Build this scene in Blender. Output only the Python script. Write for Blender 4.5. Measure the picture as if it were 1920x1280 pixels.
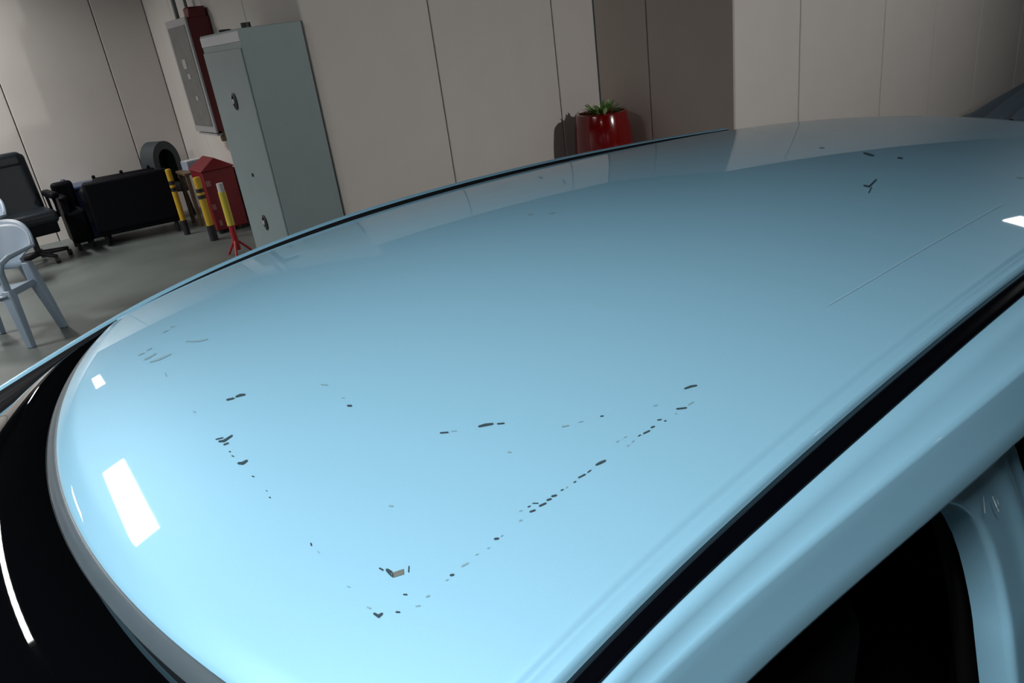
import bpy, bmesh, math, random
from mathutils import Vector, Matrix

sc = bpy.context.scene
col = sc.collection
for o in list(bpy.data.objects):
    bpy.data.objects.remove(o)
random.seed(4)
CH = 1.76                                  # camera height above the floor

# ------------------------------------------------------------------ camera
F = 1400.0
def cam_axes():
    n = Vector(((1415 - 960) / F, -(3850 - 640) / F, -1.0)).normalized()
    up = -n
    f = Vector((0, 0, -1.0)); f = (f - up * f.dot(up)).normalized()
    r = f.cross(up)
    return r, f, up
_r, _f, _u = cam_axes()
cd = bpy.data.cameras.new('camera'); cam = bpy.data.objects.new('camera', cd); col.objects.link(cam)
cd.sensor_width = 36; cd.lens = F / 1920 * 36; cd.clip_start = .02; cd.clip_end = 200
cam.matrix_world = Matrix.Translation((0, 0, CH)) @ Matrix((_r, _f, _u)).to_4x4()
sc.camera = cam

# ------------------------------------------------------------------ world, exposure
w = bpy.data.worlds.new('world'); sc.world = w; w.use_nodes = True
w.node_tree.nodes['Background'].inputs[0].default_value = (.55, .62, .70, 1)
w.node_tree.nodes['Background'].inputs[1].default_value = 0.03
sc.view_settings.view_transform = 'Standard'; sc.view_settings.look = 'None'
sc.view_settings.exposure = 0.0; sc.view_settings.gamma = 1.0; sc.view_settings.use_curve_mapping = False

# building axes: U along the back wall, W away from the camera
UX, UY = math.cos(math.radians(34)), math.sin(math.radians(34))
ROT = math.radians(34)
def bw(u, v, z=0.0):
    return Vector((u * UX - v * UY, u * UY + v * UX, z))

# ceiling lights: long flat fittings hung under a dark ceiling, (u, w, power, length, width)
LAMP_Z = 3.6
LAMPS = [(-.61, 4.15, 24, 1.45, .18, 160), (-.40, 9.6, 70, 1.45, .12, 145), (8.45, 1.60, 3, 1.45, .5, 150),
         (-.95, -.12, 84, 1.1, .27, 106), (5.2, -3.4, 43, .30, .10, 84), (-3.2, 7.3, 240, 1.45, .27, 140)]
FILL_AIM = (4.0, 5.8, .7)                 # the fifth fitting is an added, unseen fill light tilted at the back wall
LAMP_ROT = math.radians(90)

# ------------------------------------------------------------------ helpers
def s2l(c):
    return tuple(((x / 255) / 12.92 if x / 255 <= .04045 else ((x / 255 + .055) / 1.055) ** 2.4) for x in c)
MATS = {}
def mat(name, c, rough=.6, metal=0, coat=0, spec=.5, noise=0, scale=20, bump=0, emit=0, trans=0, croug=.03, detail=4):
    m = bpy.data.materials.new(name); m.use_nodes = True; MATS[name] = m
    nt = m.node_tree; b = nt.nodes['Principled BSDF']
    c = tuple(c) + (1,)
    b.inputs['Base Color'].default_value = c
    b.inputs['Roughness'].default_value = rough; b.inputs['Metallic'].default_value = metal
    b.inputs['Coat Weight'].default_value = coat; b.inputs['Coat Roughness'].default_value = croug
    b.inputs['Specular IOR Level'].default_value = spec
    b.inputs['Transmission Weight'].default_value = trans
    if emit:
        b.inputs['Emission Color'].default_value = c; b.inputs['Emission Strength'].default_value = emit
    if noise or bump:
        tc = nt.nodes.new('ShaderNodeTexCoord'); n = nt.nodes.new('ShaderNodeTexNoise')
        n.inputs['Scale'].default_value = scale; n.inputs['Detail'].default_value = detail
        nt.links.new(tc.outputs['Object'], n.inputs['Vector'])
        if noise:
            r = nt.nodes.new('ShaderNodeMapRange')
            r.inputs[1].default_value = .3; r.inputs[2].default_value = .7
            r.inputs[3].default_value = 1 - noise; r.inputs[4].default_value = 1 + noise
            x = nt.nodes.new('ShaderNodeVectorMath'); x.operation = 'SCALE'
            x.inputs[0].default_value = c[:3]
            nt.links.new(n.outputs['Fac'], r.inputs[0]); nt.links.new(r.outputs[0], x.inputs['Scale'])
            nt.links.new(x.outputs[0], b.inputs['Base Color'])
        if bump:
            bp = nt.nodes.new('ShaderNodeBump'); bp.inputs['Strength'].default_value = bump
            bp.inputs['Distance'].default_value = .01
            nt.links.new(n.outputs['Fac'], bp.inputs['Height']); nt.links.new(bp.outputs[0], b.inputs['Normal'])
    return m

PAINT = mat('paint_light_blue', (.213, .445, .615), rough=.45, metal=.3, spec=.35, coat=.72, croug=.02, noise=.02, scale=900)
PAINT2 = PAINT
BLACK = mat('gloss_black_trim', (.0008, .001, .002), rough=.16, spec=.4)
RUBBER = mat('rubber', (.003, .004, .006), spec=.25, rough=.6, noise=.1, scale=80)
SEAL = mat('grey_seal', (.04, .058, .072), rough=.35, noise=.05, scale=60)
CHIPM = mat('chip_dark', (.018, .038, .05), spec=.2, rough=.8)
CHIPF = mat('chip_faint', (.12, .23, .29), rough=.7)
PRIMER = mat('bare_primer', (.075, .09, .085), rough=.8, noise=.1, scale=300)
SCUFF = mat('scuff_light', (.27, .50, .66), rough=.45, metal=.3, coat=.72)
WHITE_SCUFF = mat('scuff_white', (.7, .8, .85), rough=.5)
INTER = mat('interior_black', (.0015, .0015, .002), spec=.12, rough=.85, noise=.1, scale=60)
BELT = mat('seat_belt', (.02, .022, .026), rough=.8, bump=.2, scale=400)
GLASS = mat('windscreen_glass', (.0008, .001, .0015), rough=.02, trans=.0, spec=.5, coat=.3)
WALL = mat('wall_paint', (.60, .57, .545), rough=.75, noise=.02, scale=3, bump=.02)
WARM = mat('wall_paint_warm', (.62, .545, .50), rough=.75, noise=.02, scale=3, bump=.02)
FLOORM = mat('concrete', (.108, .126, .123), rough=.42, noise=.18, scale=1.3, bump=.03, detail=8)
CEIL = mat('dark_ceiling', (.012, .013, .015), rough=.9, noise=.05, scale=3)
LED = mat('led_panel', (1, .98, .95), emit=14)
FIT = mat('fitting_metal', (.3, .3, .3), rough=.5)

def link(name, me, m, parent=None):
    o = bpy.data.objects.new(name, me); col.objects.link(o)
    if m is not None:
        me.materials.clear(); me.materials.append(m)
    if parent is not None: o.parent = parent
    return o
def from_bm(name, bm, m, parent=None, smooth=False, bevel=0, seg=2, angle=40):
    bmesh.ops.recalc_face_normals(bm, faces=bm.faces)
    me = bpy.data.meshes.new(name); bm.to_mesh(me); bm.free()
    if smooth:
        for p in me.polygons: p.use_smooth = True
        me.set_sharp_from_angle(angle=math.radians(angle))
    o = link(name, me, m, parent)
    if bevel:
        b = o.modifiers.new('bevel', 'BEVEL'); b.width = bevel; b.segments = seg; b.limit_method = 'ANGLE'
        b.angle_limit = math.radians(40)
        for p in me.polygons: p.use_smooth = True
        me.set_sharp_from_angle(angle=math.radians(50)); b.harden_normals = False
    return o
def add_box(bm, c, s, rz=0, top=1.0, tilt=None):
    vs = []
    R = Matrix.Rotation(rz, 3, 'Z')
    if tilt: R = R @ Matrix.Rotation(tilt[1], 3, tilt[0])
    for k in (-1, 1):
        for a, b in ((-1, -1), (1, -1), (1, 1), (-1, 1)):
            t = top if k > 0 else 1
            vs.append(bm.verts.new(Vector(c) + R @ Vector((a * s[0] / 2 * t, b * s[1] / 2 * t, k * s[2] / 2))))
    for f in ((0, 3, 2, 1), (4, 5, 6, 7), (0, 1, 5, 4), (1, 2, 6, 5), (2, 3, 7, 6), (3, 0, 4, 7)):
        bm.faces.new([vs[i] for i in f])
def box(name, c, s, m, parent=None, bevel=.004, rz=0, top=1.0, tilt=None, seg=2):
    bm = bmesh.new(); add_box(bm, c, s, rz, top, tilt)
    return from_bm(name, bm, m, parent, bevel=bevel, seg=seg)
def add_tube(bm, pts, r, n=12, rads=None, cap=True):
    pts = [Vector(p) for p in pts]; rings = []
    for i, p in enumerate(pts):
        d = (pts[min(i + 1, len(pts) - 1)] - pts[max(i - 1, 0)]).normalized()
        a = Vector((0, 0, 1)) if abs(d.z) < .9 else Vector((1, 0, 0))
        x = d.cross(a).normalized(); y = d.cross(x)
        rr = rads[i] if rads else r
        rings.append([bm.verts.new(p + x * rr * math.cos(2 * math.pi * k / n) + y * rr * math.sin(2 * math.pi * k / n)) for k in range(n)])
    for A, B in zip(rings, rings[1:]):
        for k in range(n): bm.faces.new((A[k], A[(k + 1) % n], B[(k + 1) % n], B[k]))
    if cap: bm.faces.new(rings[0][::-1]); bm.faces.new(rings[-1])
def tube(name, pts, r, m, parent=None, n=12, rads=None):
    bm = bmesh.new(); add_tube(bm, pts, r, n, rads); return from_bm(name, bm, m, parent, smooth=True)
def lathe(name, prof, m, parent=None, n=32, c=(0, 0, 0)):
    bm = bmesh.new(); rings = []
    for r, z in prof:
        rings.append([bm.verts.new((c[0] + r * math.cos(2 * math.pi * k / n), c[1] + r * math.sin(2 * math.pi * k / n), c[2] + z)) for k in range(n)])
    for A, B in zip(rings, rings[1:]):
        for k in range(n): bm.faces.new((A[k], A[(k + 1) % n], B[(k + 1) % n], B[k]))
    if prof[0][0] > 1e-4: bm.faces.new(rings[0][::-1])
    if prof[-1][0] > 1e-4: bm.faces.new(rings[-1])
    bmesh.ops.remove_doubles(bm, verts=bm.verts, dist=1e-5)
    return from_bm(name, bm, m, parent, smooth=True)
def grid(name, rows, m, parent=None, thick=0, smooth=True, angle=35, subd=0):
    bm = bmesh.new(); V = [[bm.verts.new(p) for p in r] for r in rows]
    for a, b in zip(V, V[1:]):
        for i in range(len(a) - 1): bm.faces.new((a[i], a[i + 1], b[i + 1], b[i]))
    me = bpy.data.meshes.new(name); bm.to_mesh(me); bm.free()
    for p in me.polygons: p.use_smooth = smooth
    if smooth and angle < 180: me.set_sharp_from_angle(angle=math.radians(angle))
    o = link(name, me, m, parent)
    if thick:
        s = o.modifiers.new('solid', 'SOLIDIFY'); s.thickness = abs(thick); s.offset = -1 if thick > 0 else 1
    if subd:
        s = o.modifiers.new('sub', 'SUBSURF'); s.levels = subd; s.render_levels = subd
    return o
def thing(name, label, cat, loc=(0, 0, 0), rz=0.0, group=None):
    o = bpy.data.objects.new(name, None); col.objects.link(o); o.empty_display_size = .1
    o.location = loc; o.rotation_euler = (0, 0, rz); o['label'] = label; o['category'] = cat
    if group: o['group'] = group
    return o
def struct(name):
    o = bpy.data.objects.new(name, None); col.objects.link(o); o['kind'] = 'structure'; o.empty_display_size = .1
    return o
def interp(x, xs, ys):
    if x <= xs[0]: return ys[0] + (x - xs[0]) * (ys[1] - ys[0]) / (xs[1] - xs[0])
    for i in range(len(xs) - 1):
        if x <= xs[i + 1]: return ys[i] + (ys[i + 1] - ys[i]) * (x - xs[i]) / (xs[i + 1] - xs[i])
    return ys[-1] + (x - xs[-1]) * (ys[-1] - ys[-2]) / (xs[-1] - xs[-2])

# ------------------------------------------------------------------ room shell
def slab(name, m, u0, u1, w0, w1, z0, z1):
    bm = bmesh.new(); add_box(bm, (0, 0, (z0 + z1) / 2), (u1 - u0, w1 - w0, z1 - z0))
    o = from_bm(name, bm, m); o.location = bw((u0 + u1) / 2, (w0 + w1) / 2); o.rotation_euler = (0, 0, ROT)
    o['kind'] = 'structure'; return o
slab('floor', FLOORM, -7, 13, -6, 11, -.1, 0)
slab('ceiling', CEIL, -7, 13, -6, 11, 4.6, 4.7)
WH = 2.75                                  # light wall panels end here; added dark slabs above darken the roof's reflections
panel_mesh = {}
def panel(parent, axis, a0, a1, fixed, side, WH, m):
    """one wall panel; axis 'u': runs along u at w=fixed; side = direction the room lies"""
    w_ = a1 - a0 - .010
    key = (round(w_, 3), WH, m.name if m else '')
    if key not in panel_mesh:
        bm = bmesh.new(); add_box(bm, (0, 0, WH / 2), (w_, .05, WH))
        bmesh.ops.bevel(bm, geom=[e for e in bm.edges if abs(e.verts[0].co.z - e.verts[1].co.z) > 1], offset=.006, segments=1, affect='EDGES')
        me = bpy.data.meshes.new('panel'); bm.to_mesh(me); bm.free(); me.materials.append(m or WALL); panel_mesh[key] = me
    o = bpy.data.objects.new('panel', panel_mesh[key]); col.objects.link(o); o.parent = parent
    mid = (a0 + a1) / 2
    if axis == 'u': o.location = bw(mid, fixed - side * .025); o.rotation_euler = (0, 0, ROT)
    else: o.location = bw(fixed - side * .025, mid); o.rotation_euler = (0, 0, ROT + math.pi / 2)
    return o
GAP = mat('joint_dark', (.17, .155, .145), rough=.9)
def wall(name, axis, joints, fixed, side, WH=WH, m=None):
    """side: +1 when the room is on the larger-coordinate side"""
    a0, a1 = joints[0], joints[-1]
    bm = bmesh.new(); add_box(bm, (0, 0, WH / 2), (a1 - a0 - .07, .08, WH))
    o = from_bm(name, bm, GAP); o['kind'] = 'structure'
    mid = (a0 + a1) / 2; off = fixed - side * (.046 + .04)
    if axis == 'u': o.location = bw(mid, off); o.rotation_euler = (0, 0, ROT)
    else: o.location = bw(off, mid); o.rotation_euler = (0, 0, ROT + math.pi / 2)
    bpy.context.view_layer.update()
    inv = o.matrix_world.inverted()
    for a, b in zip(joints, joints[1:]):
        p = panel(None, axis, a, b, fixed, side, WH, m)
        bpy.context.view_layer.update()
        mw = p.matrix_world.copy(); p.parent = o; p.matrix_parent_inverse = inv; p.matrix_basis = mw
    return o
wall('wall_far', 'u', [-7, -6.15, -5.0, -3.86, -2.71, -1.57, -.42, .725, 1.87, 2.44], 10.4, -1)
wall('wall_alcove', 'w', [5.81, 7.0, 8.15, 9.3, 10.4], 2.44, -1)
wall('wall_back', 'u', [2.44, 3.56, 4.88, 5.40], 5.81, -1, 2.45)
wall('wall_recess', 'w', [4.17, 5.13, 5.81], 5.40, -1, 2.45, WARM)
wall('wall_right', 'u', [5.40, 6.32, 7.73, 8.74, 9.80, 10.90, 12.0, 13.0], 4.17, -1, 2.45)
wall('wall_end', 'w', [-6, -4.5, -3, -1.5, 0, 1.5, 3, 4.17], 13.0, -1)
wall('wall_left', 'w', [-6 + 1.5 * i for i in range(11)] + [10.4], -7, 1)
wall('wall_behind', 'u', [-7 + 1.25 * i for i in range(17)], -6, 1)

# added dark slabs above the light panels, standing in for unlit upper walls
for k, (u0, u1, w0, w1) in enumerate([(-7, 2.53, 10.45, 10.6), (2.50, 2.65, 5.95, 10.6), (2.50, 5.50, 5.87, 6.0), (5.46, 5.6, 4.3, 6.0), (5.46, 13.1, 4.24, 4.4),
                                       (13.05, 13.2, -6.1, 4.4), (-7.2, -7.05, -6.1, 10.6), (-7.2, 13.2, -6.2, -6.05)]):
    slab('dark_band_%d' % (k + 1), CEIL, u0, u1, w0, w1, (2.46 if 1 <= k <= 4 and k != 1 else WH + .01), 4.6)

# ------------------------------------------------------------------ ceiling lights
for i, (u, v, pw, ln, wd, spr) in enumerate(LAMPS):
    lab = ['long ceiling light mirrored as the white bar near the roof front edge', 'long ceiling light over the seating corner by the far wall',
           'wide ceiling light mirrored at the right edge of the car roof', 'long ceiling light behind the photographer',
           'added unseen fill light behind the photographer aimed at the back wall', 'long ceiling light at the far left of the hall'][i]
    t = thing('ceiling_light', lab, 'ceiling light', bw(u, v, LAMP_Z), ROT + LAMP_ROT)
    if i == 4:  # added fill light, tilted towards the walls it brightens
        aim = bw(*FILL_AIM) - bw(u, v, LAMP_Z); q_ = aim.to_track_quat('-Z', 'X'); t.rotation_euler = q_.to_euler()
    bm = bmesh.new(); add_box(bm, (0, 0, .045), (ln + .04, wd + .04, .05)); from_bm('housing', bm, FIT, t, bevel=.006)
    bm = bmesh.new(); add_box(bm, (0, 0, .012), (ln, wd, .012)); from_bm('diffuser', bm, LED if pw else FIT, t)
    for sx in (-1, 1): tube('hanger', [(sx * ln * .4, 0, .07), (sx * ln * .4, 0, .95)], .004, FIT, t, n=6)
    if pw:
        ld = bpy.data.lights.new('lamp_light', 'AREA'); ld.shape = 'RECTANGLE'; ld.size = ln; ld.size_y = wd
        ld.energy = pw; ld.spread = math.radians(spr); ld.color = (1, .97, .93)
        lo = bpy.data.objects.new('lamp_light', ld); col.objects.link(lo)
        lo.location = bw(u, v, LAMP_Z); lo.rotation_euler = t.rotation_euler

# ------------------------------------------------------------------ the car (own frame: x to the rear, y away from the camera, z up from the floor)
car = thing('car', 'light blue car with scratched roof, seen from beside its open front door', 'car', (0, 0, 0), math.radians(38))
def zs(x):
    x = min(max(x, -.2), 2.9)
    return CH + (((-.01097134 * x + .0727125) * x - .2112852) * x + .22088218) * x - .40383417
LC = .80
def roofz(x, l): return zs(x) + .05 * (1 - ((l - LC) / .55) ** 2)
def xh(l): return .031 + .52 * (l - .66) ** 2 + (0 if l > .4 else -.1 * (.4 - l) ** 2)
def xe(l): return 1.935 - .62 * (l - .72) ** 2
NX = [-.2, .15, .19, .226, .294, .406, .53, .667, .793, .983, 1.4, 2.2]
NL = [.259, .272, .2735, .2735, .2725, .267, .264, .2625, .2635, .265, .268, .275]
FX = [-.2, .0, .155, .238, .374, .487, .7, .957, 1.287, 1.6, 2.2]
FL = [1.16, 1.205, 1.247, 1.277, 1.305, 1.322, 1.338, 1.342, 1.342, 1.335, 1.31]
def smooth_interp(x, X, Y, h=.06):
    return sum(interp(x + k * h / 3, X, Y) for k in (-3, -2, -1, 0, 1, 2, 3)) / 7
def ln_(x): return smooth_interp(x, NX, NL)
def lf_(x): return smooth_interp(x, FX, FL)
OX = [-.2, .15, .221, .286, .369, .478, .597, .702, .862, 1.4, 2.2]
OL = [.238, .243, .2445, .2445, .240, .235, .231, .2295, .227, .226, .232]
IX = [-.2, .15, .206, .279, .397, .518, .649, .762, .937, 1.4, 2.2]
IL = [.254, .259, .2595, .2605, .258, .256, .2535, .252, .250, .250, .256]
# roof skin
rows = []
NJ = 84
EO = [0, .0015, .003, .0045, .006, .0075, .009, .0105, .012, .0135, .015, .0165, .018, .02, .023, .027, .033, .042, .052]
SS = [e / 1.07 for e in EO] + [.052 / 1.07 + (1 - .104 / 1.07) * k / 78 for k in range(1, 78)] + [1 - e / 1.07 for e in EO[::-1]]
NI = len(SS) - 1
for j in range(NJ + 1):
    t = j / NJ
    row = []
    for i in range(-2, NI + 3):
        s = SS[min(max(i, 0), NI)]
        # find x by iterating (header and tail edges depend on l)
        l = .3 + s * 1.0
        for _ in range(4):
            x = xh(l) + (xe(l) - xh(l)) * t
            a, b = smooth_interp(x, IX, IL) + .004, lf_(x) - .012; l = a + (b - a) * s
        z = roofz(x, l)
        if i < 0: l -= .002 * -i; z -= .004 * (-i) ** 1.5          # lip towards the near drip channel
        if i > NI: l += .003 * (i - NI); z -= .006 * (i - NI)
        # soft groove just inside the near lip
        g = math.exp(-((l - a - .0115) / .0032) ** 2) + math.exp(-((b - l - .0115) / .0032) ** 2)
        z -= .0019 * g
        z -= .0016 * (1 / (1 + math.exp(min(30, (l - a - .0105) / .0012))))
        row.append((x, l, z))
    rows.append(row)
first = [(p[0] - .003, p[1], p[2] - .004) for p in rows[0]]
last = [(p[0] + .006, p[1], p[2] - .006) for p in rows[-1]]
last2 = [(p[0] + .008, p[1], p[2] - .03) for p in rows[-1]]
roof = grid('roof_panel', [first] + rows + [last, last2], PAINT, car, angle=180)
roof['label'] = 'light blue roof skin with a scratched and chipped clear coat'

# header trim (grey seal along the windscreen's top edge)
NH = 60
hdr = []
for k in range(NH + 1):
    l = .262 + (1.247 - .262) * k / NH
    hdr.append((xh(l), l))
def off(l): # outward direction in plan
    d = 1.04 * (l - .66); n = Vector((-1, d)).normalized(); return n
R0, R1, R2, R3 = [], [], [], []
for x, l in hdr:
    n = off(l); z = roofz(x, l)
    R0.append((x - .003, l, z - .0045))
    R1.append((x + n.x * .005, l + n.y * .005, z - .0045))
    R2.append((x + n.x * .013, l + n.y * .013, z - .009))
    R3.append((x + n.x * .016, l + n.y * .016, z - .016))
grid('windscreen_seal', [R0, R1, R2, R3], SEAL, car, angle=60)
# windscreen
WX0, WZB = -.90, 1.0
rows = []
for r in range(13):
    t = r / 12; row = []
    for k in range(NH + 1):
        s = k / NH
        x0, l0 = hdr[k]; n = off(l0); a = Vector((x0 + n.x * .014, l0 + n.y * .014, roofz(x0, l0) - .014))
        lb = LC - .02 + (s - .5) * 1.42
        b = Vector((-1.02 + .19 * (lb - LC) ** 2, lb, .96))
        p = a.lerp(b, t); p.z += .012 * math.sin(math.pi * t); row.append(tuple(p))
    rows.append(row)
grid('windscreen', rows, GLASS, car, thick=-.004, angle=180)
wrows = rows

# roof rail strips (black drip mouldings) and cantrails
CX = [-.2, .1, .258, .341, .395, .492, .611, .73, 1.1, 1.6, 2.2]
CL = [.245, .235, .2285, .221, .2145, .204, .192, .1825, .160, .145, .15]
QX = [-.2, .1, .319, .38, .466, .584, .7, 1.1, 1.6, 2.2]
QL = [.24, .228, .210, .203, .192, .178, .167, .145, .13, .135]
XS = [-.03 + 2.0 * k / 80 for k in range(81)]
def near_strip(x): 
    a, b = smooth_interp(x, IX, IL), smooth_interp(x, OX, OL)
    z = zs(x)
    return [(x, a + .003, z - .012), (x, a, z - .0045), (x, (a * 2 + b) / 3, z - .0035), (x, (a + 2 * b) / 3, z - .0038), (x, b, z - .006), (x, b - .001, z - .012)]
grid('drip_moulding', [near_strip(x) for x in XS], BLACK, car, angle=180)['label'] = 'gloss black strip along the near roof edge'
def far_strip(x):
    z = zs(x); l = lf_(x)
    return [(x, l - .011, z - .012), (x, l - .006, z - .0095), (x, l + .006, z - .009), (x, l + .012, z - .004), (x, l + .0155, z + .0055), (x, l + .018, z + .002)]
grid('drip_moulding', [far_strip(x) for x in XS], RUBBER, car, angle=180)
def near_rail(x):
    b, c, q = smooth_interp(x, OX, OL), smooth_interp(x, CX, CL), smooth_interp(x, QX, QL)
    z = zs(x)
    m1 = b + (c - b) * .45
    return [(x, b, z - .014), (x, b - .0005, z - .006), (x, b - .003, z - .0035), (x, m1, z - .0155), (x, c + (b - c) * .30, z - .0225), (x, c + (b - c) * .14, z - .0240), (x, c + .0006, z - .0255),
            (x, c - .0008, z - .0285), (x, c + (q - c) * .22, z - .038), (x, q + (c - q) * .3, z - .060), (x, q, z - .075), (x, q + .001, z - .079), (x, q + .012, z - .081), (x, q + .03, z - .078)]
near_rows = [near_rail(x) for x in XS]
grid('cantrail', near_rows, PAINT, car, angle=180)
def far_rail(x):
    z = zs(x); l = lf_(x) + .015
    pts = [(0, .0), (.001, .0058), (.005, .0085), (.010, .009), (.016, .006), (.014, .0005), (.03, -.009), (.05, -.027), (.058, -.045), (.064, -.075), (.054, -.08), (.03, -.078)]
    return [(x, l + a, z + b) for a, b in pts]
grid('cantrail', [far_rail(x) for x in XS], PAINT, car, angle=180)

# windscreen pillars
def pillar(side):
    rows = []
    for k in range(21):
        t = k / 20
        if side > 0:
            a = Vector((.16, 1.262, zs(.15) - .004)); b = Vector((-.95, 1.50, .93))
            wv = (Vector((.0, .038, -.008)), Vector((.0, .05, -.02)))
        else:
            a = Vector((.12, .245, zs(.12) - .004)); b = Vector((-.95, .02, .93))
            wv = (Vector((.0, -.038, -.008)), Vector((.0, -.05, -.02)))
        p = a.lerp(b, t); p.z += .012 * math.sin(math.pi * t)
        rows.append([p + Vector((dx, side * dy, dz)) for dx, dy, dz in ((.01, -.018, -.034), (0, -.015, -.0165), (0, -.010, -.0135), (0, -.004, -.0105), (0, .002, -.006), (0, .009, -.0015), (0, .016, .001), (0, .026, -.003), (0, .036, -.016), (0, .034, -.04))])
    grid('windscreen_pillar', rows, PAINT, car, angle=50)
pillar(1); pillar(-1)

# centre pillar on the near side, framed by the door opening
PC = [(.524, .197, 1.350), (.540, .197, 1.343), (.563, .197, 1.334), (.604, .195, 1.322), (.635, .191, 1.304), (.662, .186, 1.282), (.687, .174, 1.236), (.697, .162, 1.183), (.695, .150, 1.140), (.691, .146, 1.127), (.689, .136, 1.079), (.686, .12, 1.0), (.68, .07, .80), (.68, .04, .5), (.70, .03, .33)]
PE = [(.62, .198, 1.36), (.66, .197, 1.353), (.70, .196, 1.347), (.735, .195, 1.340), (.755, .194, 1.327), (.775, .192, 1.305), (.80, .180, 1.245), (.82, .165, 1.18), (.835, .152, 1.13), (.84, .147, 1.11), (.85, .136, 1.06), (.86, .12, 1.0), (.87, .07, .8), (.87, .04, .5), (.87, .03, .33)]
rows = []
for k in range(len(PC)):
    a, b = Vector(PC[k]), Vector(PE[k]); row = [a + Vector((-.004, .035, 0)), a + Vector((-.003, .006, 0))]
    for s in [i / 16 for i in range(17)]:
        p = a.lerp(b, s)
        bulge = .007 * math.exp(-((s - .56) / .13) ** 2) * min(1, max(0, (k - 2) / 4)) - .006 * math.exp(-((s - .86) / .1) ** 2)
        p.y -= bulge; row.append(p)
    row += [b + Vector((.004, .012, 0)), b + Vector((.006, .05, 0))]
    rows.append(row)
grid('door_pillar', rows, PAINT, car, angle=180, subd=1)['label'] = 'light blue door pillar with pale scuffs'
def scuff(pts, wd, parent=car, name='scuff'):
    bm = bmesh.new()
    for a, b in zip(pts, pts[1:]):
        a = Vector(a); b = Vector(b); a.y -= .0075; b.y -= .0075
        d = (b - a).normalized(); s = Vector((d.z, 0, -d.x)).normalized() * wd
        vs = [bm.verts.new(p) for p in (a - s * .4, a + s * .4, b + s, b - s)]; bm.faces.new(vs)
    return from_bm(name, bm, WHITE_SCUFF, parent)
scuff([(.664, .190, 1.301), (.663, .1865, 1.284)], .0009)
scuff([(.683, .188, 1.291), (.686, .184, 1.279), (.691, .183, 1.271)], .0009)
scuff([(.694, .187, 1.282), (.695, .185, 1.276)], .0005)

# seat belt strap inside, seats, dashboard, cabin lining
cabx = [-.9, 1.9]
def lin(name, rows, **k): return grid(name, rows, INTER, car, **k)
rows = []
for j in range(13):
    t = j / 12
    rows.append([(xh(LC) + .05 + (1.80 - .05) * t, .285 + 1.03 * i / 10, roofz(.08 + 1.75 * t, .285 + 1.03 * i / 10) - .03) for i in range(11)])
lin('headlining', rows, thick=.01)
box('cabin_floor', (.45, LC, .30), (2.9, 1.40, .05), INTER, car, .01)
box('dashboard', (-.62, LC, .86), (.52, 1.36, .26), INTER, car, .05, seg=3)
def seat(x, l, wd, name='front_seat'):
    bm = bmesh.new(); add_box(bm, (x, l, .50), (.52, wd, .22)); add_box(bm, (x + .34, l, .88), (.16, wd, .66), tilt=('Y', .25), top=.86)
    add_box(bm, (x + .45, l, 1.25), (.09, wd * .5, .16), tilt=('Y', .2), top=.85)
    o = from_bm(name, bm, INTER, car, bevel=.05, seg=3)
seat(.12, .46, .50); seat(.12, 1.14, .50); seat(1.15, .80, 1.2, 'rear_seat')
bm = bmesh.new()
add_tube(bm, [(-.22 + .19 * math.cos(a) * .35, .46 + .19 * math.sin(a), .93 + .19 * math.cos(a) * .93) for a in [i * math.pi / 12 for i in range(25)]], .014, 8, cap=False)
add_tube(bm, [(-.25, .46, .92), (-.42, .46, .85)], .03, 8)
add_tube(bm, [(-.22, .29, .93), (-.22, .63, .93)], .014, 8)
from_bm('steering_wheel', bm, INTER, car, smooth=True)
grid('seat_belt', [[(x, l, z), (x + .042, l, z + .012)] for x, l, z in [(.88, .315, 1.13), (.905, .305, 1.07), (.928, .30, 1.015), (.965, .30, .94), (1.0, .30, .86), (1.04, .30, .75), (1.06, .30, .62), (1.08, .30, .48)]], BELT, car, thick=.002)
# partition added so that the cabin reads dark
grid('cabin_partition', [[(.71, .235, 1.34), (.92, .235, 1.34)], [(.72, .21, 1.1), (.92, .21, 1.1)], [(.72, .17, .8), (.92, .17, .8)], [(.72, .12, .34), (.92, .12, .34)]], INTER, car, thick=.01)

# lower body --------------------------------------------------------------
def side_l(z, sgn):     # half width of the body side at height z
    hw = interp(z, [.18, .30, .55, .80, .93, 1.0], [.80, .855, .885, .875, .84, .80])
    return LC + sgn * hw
def side_panel(name, x0, x1, zlo, zhi, sgn, n=12, zf=None, xr=None):
    rows = []
    for j in range(9):
        row = []
        for i in range(n + 1):
            x = x0 + (x1 - x0) * i / n
            lo = zlo(x) if callable(zlo) else zlo; hi = zhi(x) if callable(zhi) else zhi
            z = lo + (hi - lo) * j / 8
            y = side_l(z, sgn)
            # taper to nose and tail
            if x < -1.2: y -= sgn * .30 * ((-1.2 - x) / .75) ** 2.2
            if x > 2.2: y -= sgn * .22 * ((x - 2.2) / .75) ** 2.2
            row.append((x, y, z))
        rows.append(row)
    return grid(name, rows, PAINT, car, angle=180, thick=.004 * (1 if sgn < 0 else -1))
def belt(x): return interp(x, [-1.95, -1.6, -.95, .7, 1.9, 2.6, 2.95], [.66, .80, .93, .98, 1.02, .98, .90])
def arch(xc, r=.36):
    return lambda x: max(.24, .31 + math.sqrt(max(0, r * r - (x - xc) ** 2))) if abs(x - xc) < r else .24
WF, WR = -1.25, 1.42
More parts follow.
